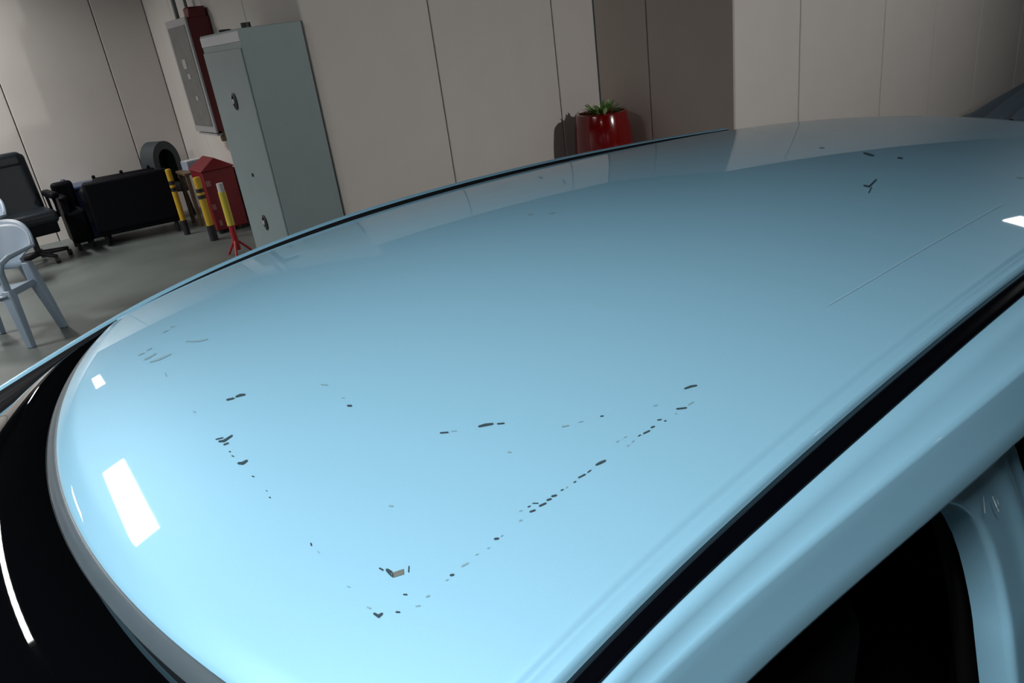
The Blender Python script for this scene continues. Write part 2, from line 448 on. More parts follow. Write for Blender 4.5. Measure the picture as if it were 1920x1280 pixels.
for sgn in (-1, 1):
    side_panel('front_wing', -1.95, -.66, arch(WF), belt, sgn, 40)
    if sgn > 0: side_panel('front_door', -.65, .74, .26, belt, sgn, 16)
    else: side_panel('door_sill', -.65, .74, .22, .36, sgn, 16)
    side_panel('rear_door', .75, 1.05, .26, belt, sgn, 10)
    side_panel('rear_wing', 1.06, 2.95, arch(WR), belt, sgn, 48)
    # upper side: window band from belt up to the cantrail
    rows = []
    for k in range(31):
        x = (.80 if sgn < 0 else .08) + ((1.95 - .80) if sgn < 0 else (1.95 - .08)) * k / 30
        bz = belt(x); y0 = side_l(bz, sgn) - sgn * .01
        if sgn < 0: q = smooth_interp(x, QX, QL) + .012; zt = zs(x) - .08
        else: q = lf_(x) + .07; zt = zs(x) - .08
        xo = (.80 + .0) if False else 0
        rows.append([(x + (1 - t) * (.05 if sgn < 0 else -.55 * max(0, 1 - k / 8)), y0 + (q - y0) * t, bz + (zt - bz) * t) for t in (0, .25, .5, .75, 1)])
    grid('side_window', rows, GLASS, car, thick=.004 * (1 if sgn < 0 else -1), angle=180)
    # wheels
    for wx in (WF, WR):
        bm = bmesh.new(); prof = [(.20, -.10), (.29, -.10), (.315, -.085), (.32, -.04), (.32, .04), (.315, .085), (.29, .10), (.20, .10)]
        n = 40; yy = LC + sgn * .76; rings = []
        for r, w_ in prof: rings.append([bm.verts.new((wx + r * math.cos(2 * math.pi * k / n), yy + w_, .32 + r * math.sin(2 * math.pi * k / n))) for k in range(n)])
        for A, B in zip(rings, rings[1:] + rings[:1]):
            for k in range(n): bm.faces.new((A[k], A[(k + 1) % n], B[(k + 1) % n], B[k]))
        wh = from_bm('wheel', bm, RUBBER, car, smooth=True)
        bm = bmesh.new()
        for k in range(5):
            a = 2 * math.pi * k / 5
            add_box(bm, (wx + .105 * math.cos(a), yy + sgn * .07, .32 + .105 * math.sin(a)), (.21, .025, .05), tilt=('Y', -a))
        add_tube(bm, [(wx, yy + sgn * .02, .32), (wx, yy + sgn * .09, .32)], .05, 16)
        from_bm('wheel_rim', bm, FIT, wh)
# bonnet
rows = []
for j in range(17):
    t = j / 16; row = []
    for i in range(25):
        s = i / 24 * 2 - 1; x = -.98 + (.09 * (s * s)) - t * .92
        hw = .80 - .18 * t ** 2
        if t > .5: x += .35 * (t - .5) * s * s
        y = LC + s * hw; z = belt(x) + .035 * (1 - s * s) + .03 * (1 - t) * (1 - s * s) - .0
        row.append((x, y, z))
    rows.append(row)
grid('bonnet', rows, PAINT, car, angle=180)
# nose and tail
def endcap(name, x0, dirx, zt, m):
    rows = []
    for j in range(9):
        t = j / 8; z = .24 + (zt - .24) * t; row = []
        for i in range(21):
            s = i / 20 * 2 - 1
            hw = .58 if dirx < 0 else .64
            row.append((x0 + dirx * (.10 * (1 - s * s) + .05 * math.sin(math.pi * t)), LC + s * hw, z))
        rows.append(row)
    grid(name, rows, m, car, angle=180, thick=.004)
endcap('front_bumper', -1.93, -1, .68, PAINT); endcap('rear_bumper', 2.94, 1, .55, PAINT)
# tailgate with window
rows = []
for j in range(13):
    t = j / 12; row = []
    for i in range(21):
        s = i / 20; l = .27 + 1.04 * s; a = Vector((xe(l) + .012, l, roofz(xe(l), l) - .03)); lb = LC + (s * 2 - 1) * .66
        b = Vector((2.55 + .1 * (1 - (s * 2 - 1) ** 2), lb, 1.0)); p = a.lerp(b, t); p.z += .03 * math.sin(math.pi * t); row.append(p)
    rows.append(row)
grid('rear_window', rows, GLASS, car, angle=180)
rows = []
for j in range(7):
    t = j / 6; row = []
    for i in range(21):
        s = i / 20 * 2 - 1; row.append((2.56 + .1 * (1 - s * s) + .36 * t ** .7, LC + s * (.66 - .02 * t), 1.0 - .46 * t ** 1.6))
    rows.append(row)
grid('tailgate', rows, PAINT, car, angle=180)
CHIPS = [
 (1, [(0.1921,0.7293),(0.1924,0.7266),(0.1978,0.7226),(0.1993,0.7239),(0.199,0.7266),(0.1936,0.7307)]),
 (1, [(0.2005,0.7251),(0.2009,0.7227),(0.2047,0.7202),(0.208,0.7175),(0.2095,0.7185),(0.2094,0.7214),(0.2064,0.726),(0.202,0.7268)]),
 (1, [(0.1565,0.6707),(0.1567,0.6693),(0.162,0.6651),(0.1628,0.6657),(0.1626,0.6671),(0.1572,0.6713)]),
 (1, [(0.1568,0.6646),(0.157,0.6622),(0.1604,0.6576),(0.1691,0.659),(0.1703,0.6608),(0.1695,0.6624),(0.1613,0.6624),(0.1581,0.6653)]),
 (0, [(0.1577,0.6545),(0.1581,0.6529),(0.1617,0.6513),(0.1627,0.6523),(0.1623,0.6539),(0.1587,0.6555)]),
 (0, [(0.1568,0.6394),(0.1568,0.638),(0.1575,0.637),(0.1582,0.6372),(0.1582,0.6387),(0.1575,0.6396)]),
 (0, [(0.1558,0.631),(0.1557,0.6296),(0.1563,0.6274),(0.157,0.6272),(0.1572,0.6286),(0.1565,0.6308)]),
 (1, [(0.1545,0.6152),(0.1546,0.6126),(0.1572,0.608),(0.1617,0.6086),(0.163,0.6103),(0.1622,0.6122),(0.1585,0.6129),(0.156,0.6157)]),
 (0, [(0.1555,0.5865),(0.1553,0.5852),(0.1559,0.5832),(0.1566,0.583),(0.1568,0.5843),(0.1561,0.5862)]),
 (0, [(0.1552,0.5579),(0.1551,0.5572),(0.1553,0.5557),(0.1557,0.5555),(0.1559,0.5563),(0.1556,0.5577)]),
 (0, [(0.1529,0.5476),(0.153,0.5465),(0.1535,0.5457),(0.1542,0.5459),(0.1542,0.547),(0.1536,0.5478)]),
 (2, [(0.2652,0.659),(0.265,0.6574),(0.2684,0.6502),(0.2693,0.6503),(0.2696,0.652),(0.2661,0.6592)]),
 (2, [(0.2655,0.6176),(0.2652,0.616),(0.2663,0.6128),(0.2671,0.6128),(0.2674,0.6143),(0.2663,0.6175)]),
 (0, [(0.2615,0.6005),(0.2613,0.5982),(0.2635,0.595),(0.2649,0.5954),(0.2651,0.5977),(0.2629,0.6009)]),
 (2, [(0.1732,0.9799),(0.1735,0.9772),(0.1797,0.9749),(0.1808,0.9771),(0.1805,0.9798),(0.1743,0.9821)]),
 (2, [(0.1727,0.9526),(0.1732,0.9494),(0.1787,0.9468),(0.1875,0.9497),(0.189,0.9529),(0.1884,0.9558),(0.18,0.9555),(0.1741,0.9554)]),
 (2, [(0.1743,0.9329),(0.1746,0.9296),(0.1845,0.9223),(0.1974,0.9211),(0.1989,0.9237),(0.1985,0.9268),(0.186,0.9304),(0.1757,0.9352)]),
 (2, [(0.1847,0.9815),(0.185,0.979),(0.1905,0.9788),(0.1917,0.9813),(0.1913,0.9838),(0.1858,0.9839)]),
 (2, [(0.2232,0.9425),(0.223,0.9393),(0.2305,0.9184),(0.2404,0.9091),(0.2416,0.9106),(0.2416,0.9133),(0.2323,0.9243),(0.2244,0.9434)]),
 (2, [(0.2189,1.0251),(0.219,1.0219),(0.2242,1.0197),(0.2256,1.0223),(0.2254,1.0254),(0.2202,1.0276)]),
 (2, [(0.2319,1.0339),(0.2316,1.03),(0.2354,1.0228),(0.2367,1.0245),(0.2369,1.0284),(0.2332,1.0356)]),
 (2, [(0.1618,0.7451),(0.1615,0.7425),(0.1621,0.7396),(0.1631,0.7392),(0.1635,0.7418),(0.1628,0.7447)]),
 (2, [(0.1752,0.8747),(0.1743,0.8729),(0.1721,0.8622),(0.1722,0.8599),(0.1731,0.8616),(0.1753,0.8723)]),
 (1, [(0.2915,0.4922),(0.2914,0.4908),(0.296,0.486),(0.2971,0.4863),(0.2972,0.4877),(0.2926,0.4925)]),
 (2, [(0.299,0.486),(0.299,0.4853),(0.3024,0.482),(0.3029,0.4822),(0.303,0.4829),(0.2996,0.4861)]),
 (1, [(0.318,0.4715),(0.3181,0.47),(0.3227,0.4667),(0.3281,0.4631),(0.3296,0.4635),(0.3296,0.4652),(0.3248,0.4698),(0.3195,0.4722)]),
 (1, [(0.331,0.4613),(0.3309,0.4599),(0.3349,0.456),(0.3361,0.4563),(0.3362,0.4576),(0.3321,0.4616)]),
 (2, [(0.3639,0.415),(0.3639,0.4138),(0.3684,0.4107),(0.3696,0.411),(0.3696,0.4122),(0.3651,0.4154)]),
 (2, [(0.3773,0.4079),(0.3773,0.4073),(0.3807,0.4055),(0.3813,0.4057),(0.3813,0.4063),(0.3779,0.4081)]),
 (0, [(0.3949,0.3991),(0.3949,0.3983),(0.3969,0.397),(0.3979,0.3973),(0.3979,0.3981),(0.3959,0.3994)]),
 (2, [(0.3125,0.4269),(0.3124,0.4257),(0.3138,0.424),(0.3149,0.4241),(0.315,0.4253),(0.3136,0.4271)]),
 (1, [(0.4724,0.3694),(0.4725,0.3683),(0.4781,0.3661),(0.483,0.3636),(0.4845,0.3639),(0.4847,0.3651),(0.4803,0.3683),(0.4739,0.3699)]),
 (2, [(0.4357,0.3743),(0.4356,0.3735),(0.438,0.3719),(0.439,0.3721),(0.4391,0.3729),(0.4367,0.3745)]),
 (1, [(0.4449,0.3573),(0.4447,0.3562),(0.4512,0.3511),(0.4526,0.3513),(0.4528,0.3524),(0.4462,0.3575)]),
 (2, [(0.4561,0.3531),(0.4564,0.3524),(0.4621,0.3517),(0.4632,0.3521),(0.4629,0.3528),(0.4572,0.3536)]),
 (2, [(0.439,0.3543),(0.4388,0.3534),(0.4397,0.3524),(0.4406,0.3525),(0.4409,0.3533),(0.44,0.3543)]),
 (0, [(0.4225,0.3599),(0.4224,0.359),(0.425,0.3572),(0.426,0.3574),(0.4261,0.3582),(0.4235,0.36)]),
 (0, [(0.4251,0.3546),(0.4252,0.3539),(0.4266,0.3533),(0.4276,0.3537),(0.4275,0.3544),(0.4261,0.355)]),
 (0, [(0.4112,0.3577),(0.4113,0.3568),(0.4141,0.3557),(0.4154,0.3561),(0.4153,0.3571),(0.4125,0.3582)]),
 (0, [(0.4013,0.3575),(0.4016,0.3566),(0.4074,0.3552),(0.4086,0.3557),(0.4084,0.3566),(0.4026,0.3581)]),
 (0, [(0.3961,0.3586),(0.3963,0.3579),(0.3985,0.3575),(0.3994,0.3579),(0.3992,0.3586),(0.397,0.359)]),
 (2, [(0.3871,0.3579),(0.3874,0.3572),(0.3895,0.3568),(0.3904,0.3572),(0.3902,0.3579),(0.388,0.3583)]),
 (2, [(0.3806,0.3574),(0.381,0.3568),(0.3828,0.3567),(0.3836,0.3572),(0.3833,0.3578),(0.3815,0.3579)]),
 (2, [(0.3789,0.3672),(0.3791,0.3666),(0.3812,0.3661),(0.3821,0.3665),(0.3819,0.3672),(0.3798,0.3677)]),
 (2, [(0.3871,0.3661),(0.3872,0.3656),(0.3896,0.3648),(0.3902,0.3651),(0.3901,0.3656),(0.3877,0.3663)]),
 (1, [(0.3478,0.3617),(0.3482,0.3607),(0.352,0.3594),(0.3565,0.3585),(0.3579,0.3592),(0.3576,0.3603),(0.3534,0.3619),(0.3492,0.3624)]),
 (0, [(0.3376,0.361),(0.338,0.3604),(0.3413,0.3602),(0.3421,0.3606),(0.3418,0.3612),(0.3384,0.3615)]),
 (0, [(0.3286,0.3625),(0.3289,0.3617),(0.3347,0.3603),(0.3358,0.3608),(0.3355,0.3617),(0.3296,0.363)]),
 (0, [(0.3226,0.3617),(0.3229,0.3611),(0.3248,0.3606),(0.3255,0.361),(0.3253,0.3617),(0.3234,0.3621)]),
 (2, [(0.3147,0.362),(0.3152,0.3615),(0.3165,0.3617),(0.3172,0.3623),(0.3167,0.3627),(0.3154,0.3626)]),
 (0, [(0.3101,0.3633),(0.3103,0.3627),(0.3122,0.3622),(0.3129,0.3626),(0.3127,0.3632),(0.3108,0.3637)]),
 (0, [(0.301,0.3646),(0.3012,0.3634),(0.3041,0.3617),(0.3053,0.3621),(0.3052,0.3633),(0.3023,0.365)]),
 (0, [(0.2959,0.3646),(0.2961,0.3635),(0.2987,0.3621),(0.3,0.3625),(0.2998,0.3637),(0.2971,0.365)]),
 (0, [(0.288,0.3646),(0.2884,0.3635),(0.2932,0.3621),(0.2944,0.3626),(0.294,0.3637),(0.2892,0.3652)]),
 (0, [(0.2868,0.3706),(0.2868,0.3698),(0.2894,0.3668),(0.2902,0.3668),(0.2902,0.3675),(0.2876,0.3706)]),
 (0, [(0.2817,0.3704),(0.282,0.3698),(0.2838,0.3693),(0.2845,0.3697),(0.2842,0.3703),(0.2824,0.3708)]),
 (0, [(0.2793,0.366),(0.2796,0.3649),(0.283,0.3633),(0.2842,0.3637),(0.2839,0.3649),(0.2805,0.3664)]),
 (2, [(0.2746,0.3722),(0.2749,0.3716),(0.2766,0.3711),(0.2773,0.3715),(0.2771,0.3721),(0.2753,0.3726)]),
 (2, [(0.2681,0.3655),(0.2685,0.3647),(0.2702,0.3642),(0.2711,0.3647),(0.2708,0.3655),(0.269,0.366)]),
 (0, [(0.2447,0.3672),(0.2449,0.3658),(0.2467,0.3644),(0.2481,0.3646),(0.2479,0.366),(0.246,0.3675)]),
 (2, [(0.2495,0.3653),(0.2497,0.3647),(0.2514,0.3642),(0.252,0.3646),(0.2518,0.3652),(0.2501,0.3656)]),
 (2, [(0.2358,0.3644),(0.236,0.3638),(0.2377,0.3634),(0.2383,0.3637),(0.238,0.3643),(0.2364,0.3648)]),
 (2, [(0.2265,0.3666),(0.2268,0.366),(0.2284,0.3655),(0.229,0.3659),(0.2287,0.3665),(0.2271,0.3669)]),
 (2, [(0.2135,0.3668),(0.2139,0.3659),(0.2185,0.3648),(0.2194,0.3654),(0.2189,0.3663),(0.2144,0.3674)]),
 (0, [(0.2034,0.3673),(0.2036,0.366),(0.2052,0.3649),(0.2064,0.3652),(0.2061,0.3665),(0.2046,0.3676)]),
 (2, [(0.1987,0.3661),(0.199,0.3655),(0.2005,0.3651),(0.2011,0.3654),(0.2008,0.366),(0.1992,0.3664)]),
 (0, [(0.1734,0.4119),(0.1731,0.4107),(0.1738,0.4077),(0.1747,0.4072),(0.175,0.4084),(0.1743,0.4114)]),
 (0, [(0.1893,0.3963),(0.1887,0.3962),(0.1855,0.3924),(0.1854,0.3916),(0.186,0.3917),(0.1892,0.3955)]),
 (0, [(0.1722,0.3801),(0.1722,0.3792),(0.1737,0.3775),(0.1745,0.3775),(0.1744,0.3784),(0.1729,0.3802)]),
 (0, [(0.1606,0.373),(0.1607,0.3719),(0.1622,0.3702),(0.1631,0.3702),(0.163,0.3713),(0.1615,0.373)]),
 (2, [(0.1816,0.3663),(0.182,0.3653),(0.1838,0.3646),(0.1847,0.365),(0.1843,0.366),(0.1825,0.3668)]),
 (2, [(0.1724,0.3661),(0.1726,0.3652),(0.1745,0.3636),(0.1753,0.3637),(0.1751,0.3646),(0.1731,0.3662)]),
 (1, [(0.15,0.3842),(0.1495,0.3827),(0.1503,0.3779),(0.1537,0.378),(0.1547,0.3791),(0.1538,0.3801),(0.1519,0.3803),(0.1511,0.3834)]),
 (2, [(0.1495,0.3917),(0.1493,0.3906),(0.1501,0.3884),(0.1509,0.388),(0.1512,0.3892),(0.1504,0.3913)]),
 (2, [(0.2121,0.4558),(0.2121,0.4546),(0.2137,0.4525),(0.2146,0.4526),(0.2147,0.4538),(0.213,0.4559)]),
 (2, [(0.1491,0.4171),(0.1491,0.4163),(0.1501,0.4144),(0.1507,0.4143),(0.1507,0.415),(0.1497,0.4169)]),
 (0, [(0.1519,0.4738),(0.1512,0.4733),(0.1504,0.4711),(0.1505,0.4699),(0.1513,0.4705),(0.1521,0.4727)]),
 (2, [(0.1513,0.4624),(0.1509,0.4617),(0.1507,0.4597),(0.151,0.459),(0.1514,0.4596),(0.1517,0.4617)]),
 (1, [(1.3351,0.6276),(1.327,0.6226),(1.3152,0.6076),(1.3128,0.5989),(1.3181,0.5996),(1.3254,0.6042),(1.3336,0.6153),(1.3402,0.6282)]),
 (1, [(1.3249,0.5637),(1.3188,0.5597),(1.3188,0.5526),(1.3248,0.5537),(1.3309,0.5576),(1.3311,0.5648)]),
 (2, [(1.349,0.7177),(1.3436,0.7135),(1.3467,0.7068),(1.3529,0.7088),(1.3583,0.713),(1.3554,0.7198)]),
 (1, [(1.1081,0.5181),(1.1039,0.515),(1.1023,0.5053),(1.1499,0.5172),(1.1566,0.5202),(1.1551,0.5212),(1.1118,0.5112),(1.1121,0.5185)]),
 (1, [(1.0703,0.492),(1.0726,0.4919),(1.1024,0.5021),(1.1066,0.5044),(1.1042,0.5045),(1.0742,0.4941)]),
 (2, [(1.3137,0.3785),(1.3104,0.3766),(1.3139,0.3698),(1.3179,0.3701),(1.3213,0.3719),(1.3178,0.3788)]),
 (2, [(0.7346,0.8578),(0.7325,0.8541),(0.7348,0.8468),(0.7375,0.8484),(0.7396,0.852),(0.7373,0.8594)]),
 (2, [(0.7504,0.8267),(0.7488,0.8234),(0.754,0.8172),(0.757,0.8189),(0.7587,0.8222),(0.7534,0.8285)]),
 (2, [(0.959,1.0079),(0.949,0.9978),(0.9273,0.9701),(0.9259,0.9659),(0.9348,0.9748),(0.9572,1.0031)]),
 (2, [(0.9957,1.1137),(0.9839,1.0988),(0.9766,1.0847),(0.982,1.0876),(0.9933,1.1017),(1.0015,1.117)]),
 (1, [(0.1764,0.4073),(0.1753,0.4053),(0.1751,0.4017),(0.1751,0.3986),(0.1759,0.3967),(0.1773,0.3983),(0.1784,0.402),(0.1777,0.4059)]),
 (3, [(0.1767,0.4012),(0.185,0.397),(0.1826,0.393),(0.1752,0.397)]),
 (4, [(0.6948,0.3528),(0.7864,0.3491),(0.8891,0.3473),(1.0084,0.3455),(1.1524,0.3448),(1.1447,0.3422),(1.0024,0.3432),(0.8843,0.3452),(0.7825,0.3473),(0.6916,0.3511)]),
]

# chips and scratches in the paint: flat dark flakes lying on the roof skin
def flake(bm, poly, dz):
    vs = [bm.verts.new((x, l, roofz(x, l) + dz)) for x, l in poly]
    try: bm.faces.new(vs)
    except ValueError: pass
speck = bmesh.new(); faint = bmesh.new()
for k, poly in CHIPS:
    if k in (1, 3, 4):
        bm = bmesh.new(); flake(bm, poly, .0005)
        if k == 4: bm.free(); continue
        o = from_bm('paint_chip', bm, {1: CHIPM, 3: PRIMER}[k], roof)
        if k == 3: o['label'] = 'largest chip, bare grey-brown primer showing'
    else: flake(speck if k == 0 else faint, poly, .0005)
o = from_bm('paint_specks', speck, CHIPM, roof); o['kind'] = 'stuff'
o = from_bm('faint_scratches', faint, CHIPF, roof); o['kind'] = 'stuff'
for k, poly in CHIPS:
    if k == 4:
        n = len(poly) // 2; up, dn = poly[:n], poly[n:][::-1]; bm = bmesh.new()
        for a in range(n - 1):
            for q in range(8):
                def L(P, t): return (P[a][0] + (P[a + 1][0] - P[a][0]) * t, P[a][1] + (P[a + 1][1] - P[a][1]) * t)
                t0, t1 = q / 8, (q + 1) / 8
                flake(bm, [L(up, t0), L(up, t1), L(dn, t1), L(dn, t0)], .0006)
        from_bm('scratch_line', bm, SCUFF, roof)['label'] = 'faint pale hairline scratch'

# ------------------------------------------------------------------ steel locker against the alcove wall
STEEL = mat('locker_grey', (.225, .29, .305), rough=.5, noise=.02, scale=6)
DARK = mat('dark_metal', (.012, .016, .016), rough=.5)
LIP = mat('locker_lip', (.50, .50, .56), rough=.4)
t = thing('steel_locker', 'tall grey steel locker with round black cup handles by the wall corner', 'locker', bw(2.18, 6.255), ROT)
W_, D_, HH = .49, .95, 1.93
box('body', (0, 0, HH / 2), (W_, D_, HH), STEEL, t, .004)
box('top_lip', (-.245, 0, HH - .05), (.012, D_ - .01, .07), LIP, t, .002)
d = box('door', (-.252, 0, .93), (.016, D_ - .04, 1.74), STEEL, t, .003)
for z in (1.43, .45):
    h = lathe('cup_handle', [(.0, 0), (.055, 0), (.06, .006), (.045, .012), (.04, .004), (.02, .003), (.0, .003)], DARK, d, n=24)
    h.rotation_euler = (0, -math.pi / 2, 0); h.location = (-.262, -.05 if z > 1 else .0, z); h.scale = (1.1, .8, 1)
    bm = bmesh.new(); add_box(bm, (-.272, (-.05 if z > 1 else .0) + .008, z), (.012, .03, .035)); from_bm('latch', bm, LIP, d, bevel=.004)
tube('lock', [(-.258, .0, .85), (-.268, .0, .85)], .015, DARK, d, n=12)
box('rear_gap_strip', (.243, -.472, HH / 2), (.012, .012, HH), DARK, t, .002)  # dark strip standing in for the shaded gap at the locker's back edge
# objects lying on the locker
t2 = thing('hand_tool', 'small black tool lying flat on top of the steel locker', 'tool', bw(2.10, 6.5, HH), ROT + .5)
tube('handle', [(-.09, 0, .014), (.02, 0, .014)], .012, DARK, t2); tube('shaft', [(.02, 0, .014), (.14, 0, .012)], .006, DARK, t2)
t2 = thing('tape_roll', 'tiny black roll standing at the locker top corner', 'tape roll', bw(2.03, 5.86, HH), ROT)
lathe('roll', [(.018, 0), (.035, 0), (.035, .035), (.018, .035), (.018, 0)], DARK, t2)

# ------------------------------------------------------------------ fire hose cabinet with pipes
RED = mat('fire_red', (.11, .003, .006), rough=.35, noise=.03, scale=8)
GREYP = mat('cabinet_glass', (.13, .135, .135), rough=.25, noise=.12, scale=7)
PIPE = mat('pipe_grey', (.18, .19, .19), rough=.45)
FRM = mat('cabinet_frame', (.34, .34, .36), rough=.4)
BRASS = mat('brass_dull', (.16, .11, .06), rough=.5, metal=.4)
t = thing('fire_cabinet', 'red wall fire cabinet with grey glazed front above the red bin', 'fire cabinet', bw(2.315, 8.34, 1.08), ROT)
box('case', (0.01, 0, .53), (.21, .72, 1.06), RED, t, .006)
d = box('door', (-.105, 0, .53), (.02, .74, 1.08), FRM, t, .004)
box('pane', (-.117, 0.0, .53), (.006, .62, .95), GREYP, d, .001)
STK = mat('mark_pale', (.36, .36, .35), rough=.6)  # pale grey for the small marks on the pane
box('pale_mark', (-.122, .05, .66), (.003, .13, .09), STK, d, .001); box('pale_mark', (-.122, .0, .54), (.003, .10, .05), STK, d, .001)
box('pale_mark', (-.122, -.06, .33), (.003, .08, .04), STK, d, .001)
box('bell_box', (0.02, -.28, 1.10), (.17, .16, .10), RED, t, .015)
tube('valve', [(-.02, -.33, .03), (-.02, -.33, -.10)], .028, BRASS, t)
tube('valve_wheel', [(-.07, -.33, -.07), (.03, -.33, -.07)], .03, BRASS, t)
bm = bmesh.new(); add_box(bm, (-.03, .0, -.03), (.14, .66, .02), tilt=('X', .0)); from_bm('drip_tray', bm, FRM, t)
for du, lab in ((-.06, 'left'), (.05, 'right')):
    p = tube('water_pipe', [(0, 0, 0), (0, 0, 2.36)], .022 if du < 0 else .016, PIPE)
    p.location = bw(2.32 + du, 8.42, 2.15 + .0); p['label'] = 'grey vertical pipe rising from the fire cabinet, %s of the pair' % lab
    p['category'] = 'pipe'; p['group'] = 'pipes above the fire cabinet'

# red bin under it
RED2 = mat('bin_red', (.16, .004, .009), rough=.5, noise=.12, scale=9)
t = thing('red_bin', 'dark red metal bin with a peaked lid under the fire cabinet', 'bin', bw(2.22, 8.62), ROT)
box('body', (0, 0, .36), (.34, .44, .64), RED2, t, .01)
bm = bmesh.new()
vs = [bm.verts.new(p) for p in [(-.19, -.24, .68), (.19, -.24, .68), (.19, .24, .68), (-.19, .24, .68), (0, -.2, .80), (0, .2, .80)]]
for f in ((0, 1, 4), (1, 2, 5, 4), (2, 3, 5), (3, 0, 4, 5), (3, 2, 1, 0)): bm.faces.new([vs[i] for i in f])
from_bm('lid', bm, RED2, t, bevel=.008)
SMR = mat('smear', (.30, .12, .13), rough=.7)
for y, z, s in ((-.10, .55, .05), (-.16, .30, .04), (.05, .12, .03)):
    box('reflective_mark', (-.12 + y * .1, -.222, z), (s, .003, .06), SMR, t, .001)
for sx in (-1, 1):
    for sy in (-1, 1): box('foot', (sx * .13, sy * .18, .02), (.04, .04, .04), DARK, t, .004)

# bollards
YEL = mat('yellow_paint', (.52, .33, .02), rough=.5, noise=.08, scale=20)
YEL2 = mat('yellow_pale', (.62, .52, .06), rough=.5)
BLK = mat('black_band', (.012, .012, .018), rough=.55)
def bollard(u, v, h, r, lab, lean=0):
    t = thing('bollard', lab, 'bollard', bw(u, v), ROT, 'yellow and black bollards by the fire point')
    tube('post', [(0, 0, .16), (0, 0, h)], r, YEL, t, n=20)
    tube('base', [(0, 0, 0), (0, 0, .165)], r * 1.12, BLK, t, n=20)
    tube('band', [(0, 0, h * .68), (0, 0, h * .74)], r * 1.04, BLK, t, n=20); tube('band', [(0, 0, h * .78), (0, 0, h * .84)], r * 1.04, BLK, t, n=20)
    lathe('cap', [(r * 1.02, h - .005), (r * .9, h + .01), (0, h + .016)], YEL, t, n=20)
bollard(1.94, 8.20, .66, .038, 'yellow bollard with black bands and black foot, nearer of the pair')
bollard(1.83, 8.85, .72, .030, 'slimmer yellow bollard farther back beside the dark sofa')
# folding barrier stand
RW = mat('red_plastic', (.36, .012, .02), rough=.45)
WHT = mat('white_plastic', (.55, .55, .58), rough=.45)
t = thing('barrier_stand', 'red and yellow warning stand with white cap before the steel locker', 'barrier', bw(1.90, 7.25), ROT)
tube('sleeve', [(0, 0, .30), (0, 0, .62)], .034, YEL2, t, n=18)
tube('cap', [(0, 0, .62), (0, 0, .70)], .03, WHT, t, n=18)
tube('post', [(0, 0, .06), (0, 0, .32)], .028, RW, t, n=18)
for a in (0, 2.1, 4.2):
    tube('leg', [(0, 0, .17), (.13 * math.cos(a), .13 * math.sin(a), .0125)], .012, RW, t, n=8)

# low brown table with a pale blue box
WOOD = mat('brown_wood', (.13, .085, .05), rough=.6, noise=.2, scale=12)
PBL = mat('pale_blue_card', (.28, .33, .42), rough=.7)
t = thing('side_table', 'small brown table in the corner behind the bollards', 'table', bw(2.22, 9.30), ROT)
box('tabletop', (0, 0, .60), (.36, .40, .03), WOOD, t, .004)
for sx in (-1, 1):
    for sy in (-1, 1): box('leg', (sx * .15, sy * .17, .2925), (.04, .04, .585), WOOD, t, .003)
t = thing('box', 'pale blue carton on the small brown table', 'box', bw(2.22, 9.36, .615), ROT + .2)
box('carton', (0, 0, .05), (.20, .16, .10), PBL, t, .004); box('flap', (0, 0, .103), (.19, .15, .006), WHT, t, .001)

# ------------------------------------------------------------------ dark sofa, tub chair, office chair
LEA = mat('black_leather', (.0025, .003, .0055), spec=.12, rough=.55, bump=.15, scale=60)
LEA2 = mat('dark_blue_leather', (.008, .013, .018), spec=.3, rough=.42, bump=.15, scale=60)
GFAB = mat('grey_shell', (.03, .04, .048), rough=.6, bump=.1, scale=80)
t = thing('sofa', 'black leather sofa turned away, with short legs, before the far wall', 'sofa', bw(1.50, 9.46), ROT - .20)
box('base', (0, 0, .30), (.86, .56, .36), LEA, t, .03, seg=3)
box('back', (0, -.25, .44), (.86, .10, .56), LEA, t, .03, seg=3)
box('arm', (-.42, .02, .46), (.12, .56, .40), LEA, t, .04, seg=3); box('arm', (.40, .02, .46), (.12, .56, .40), LEA, t, .04, seg=3)
box('back_cushion', (0, -.16, .62), (.66, .10, .24), LEA, t, .04, seg=3)
for x in (-.30, -.02, .26):
    box('button_knob', (x, -.16, .75), (.035, .04, .04), LEA, t, .012)
for sx in (-1, 1):
    for sy in (-1, 1): tube('leg', [(sx * .37, sy * .23, 0), (sx * .37, sy * .23, .13)], .022, BLK, t, rads=[.016, .024])
t = thing('tub_chair', 'grey tub chair with a tall rounded back behind the black sofa', 'chair', bw(2.02, 10.02), ROT + .45)
bm = bmesh.new()
def arc(r, dz, yo):
    return [(r * math.cos(a), yo, dz + r * 1.25 * math.sin(a)) for a in [math.pi * k / 20 for k in range(21)]]
back = arc(.19, .70, -.10); inner = arc(.115, .70, -.11)
OUT = [(-.19, .3)] + [(x, z) for x, _, z in back[::-1]] + [(.19, .3)]
INN = [(-.12, .3)] + [(x, z) for x, _, z in inner[::-1]] + [(.12, .3)]
for y0, y1 in ((-.13, .0),):
    A = [bm.verts.new((x, y0, z)) for x, z in OUT]; B = [bm.verts.new((x, y0, z)) for x, z in INN]
    C2 = [bm.verts.new((x * .95, y1 + .12, z)) for x, z in OUT]; D2 = [bm.verts.new((x, y1 + .12, z)) for x, z in INN]
    for k in range(len(A) - 1):
        bm.faces.new((A[k], A[k + 1], B[k + 1], B[k])); bm.faces.new((C2[k], C2[k + 1], A[k + 1], A[k])); bm.faces.new((B[k], B[k + 1], D2[k + 1], D2[k])); bm.faces.new((D2[k], D2[k + 1], C2[k + 1], C2[k]))
from_bm('back_shell', bm, GFAB, t, smooth=True, angle=50)
bm = bmesh.new(); vs = [bm.verts.new((x, .02, z)) for x, z in INN]; bm.faces.new(vs); from_bm('inner_padding', bm, LEA, t)
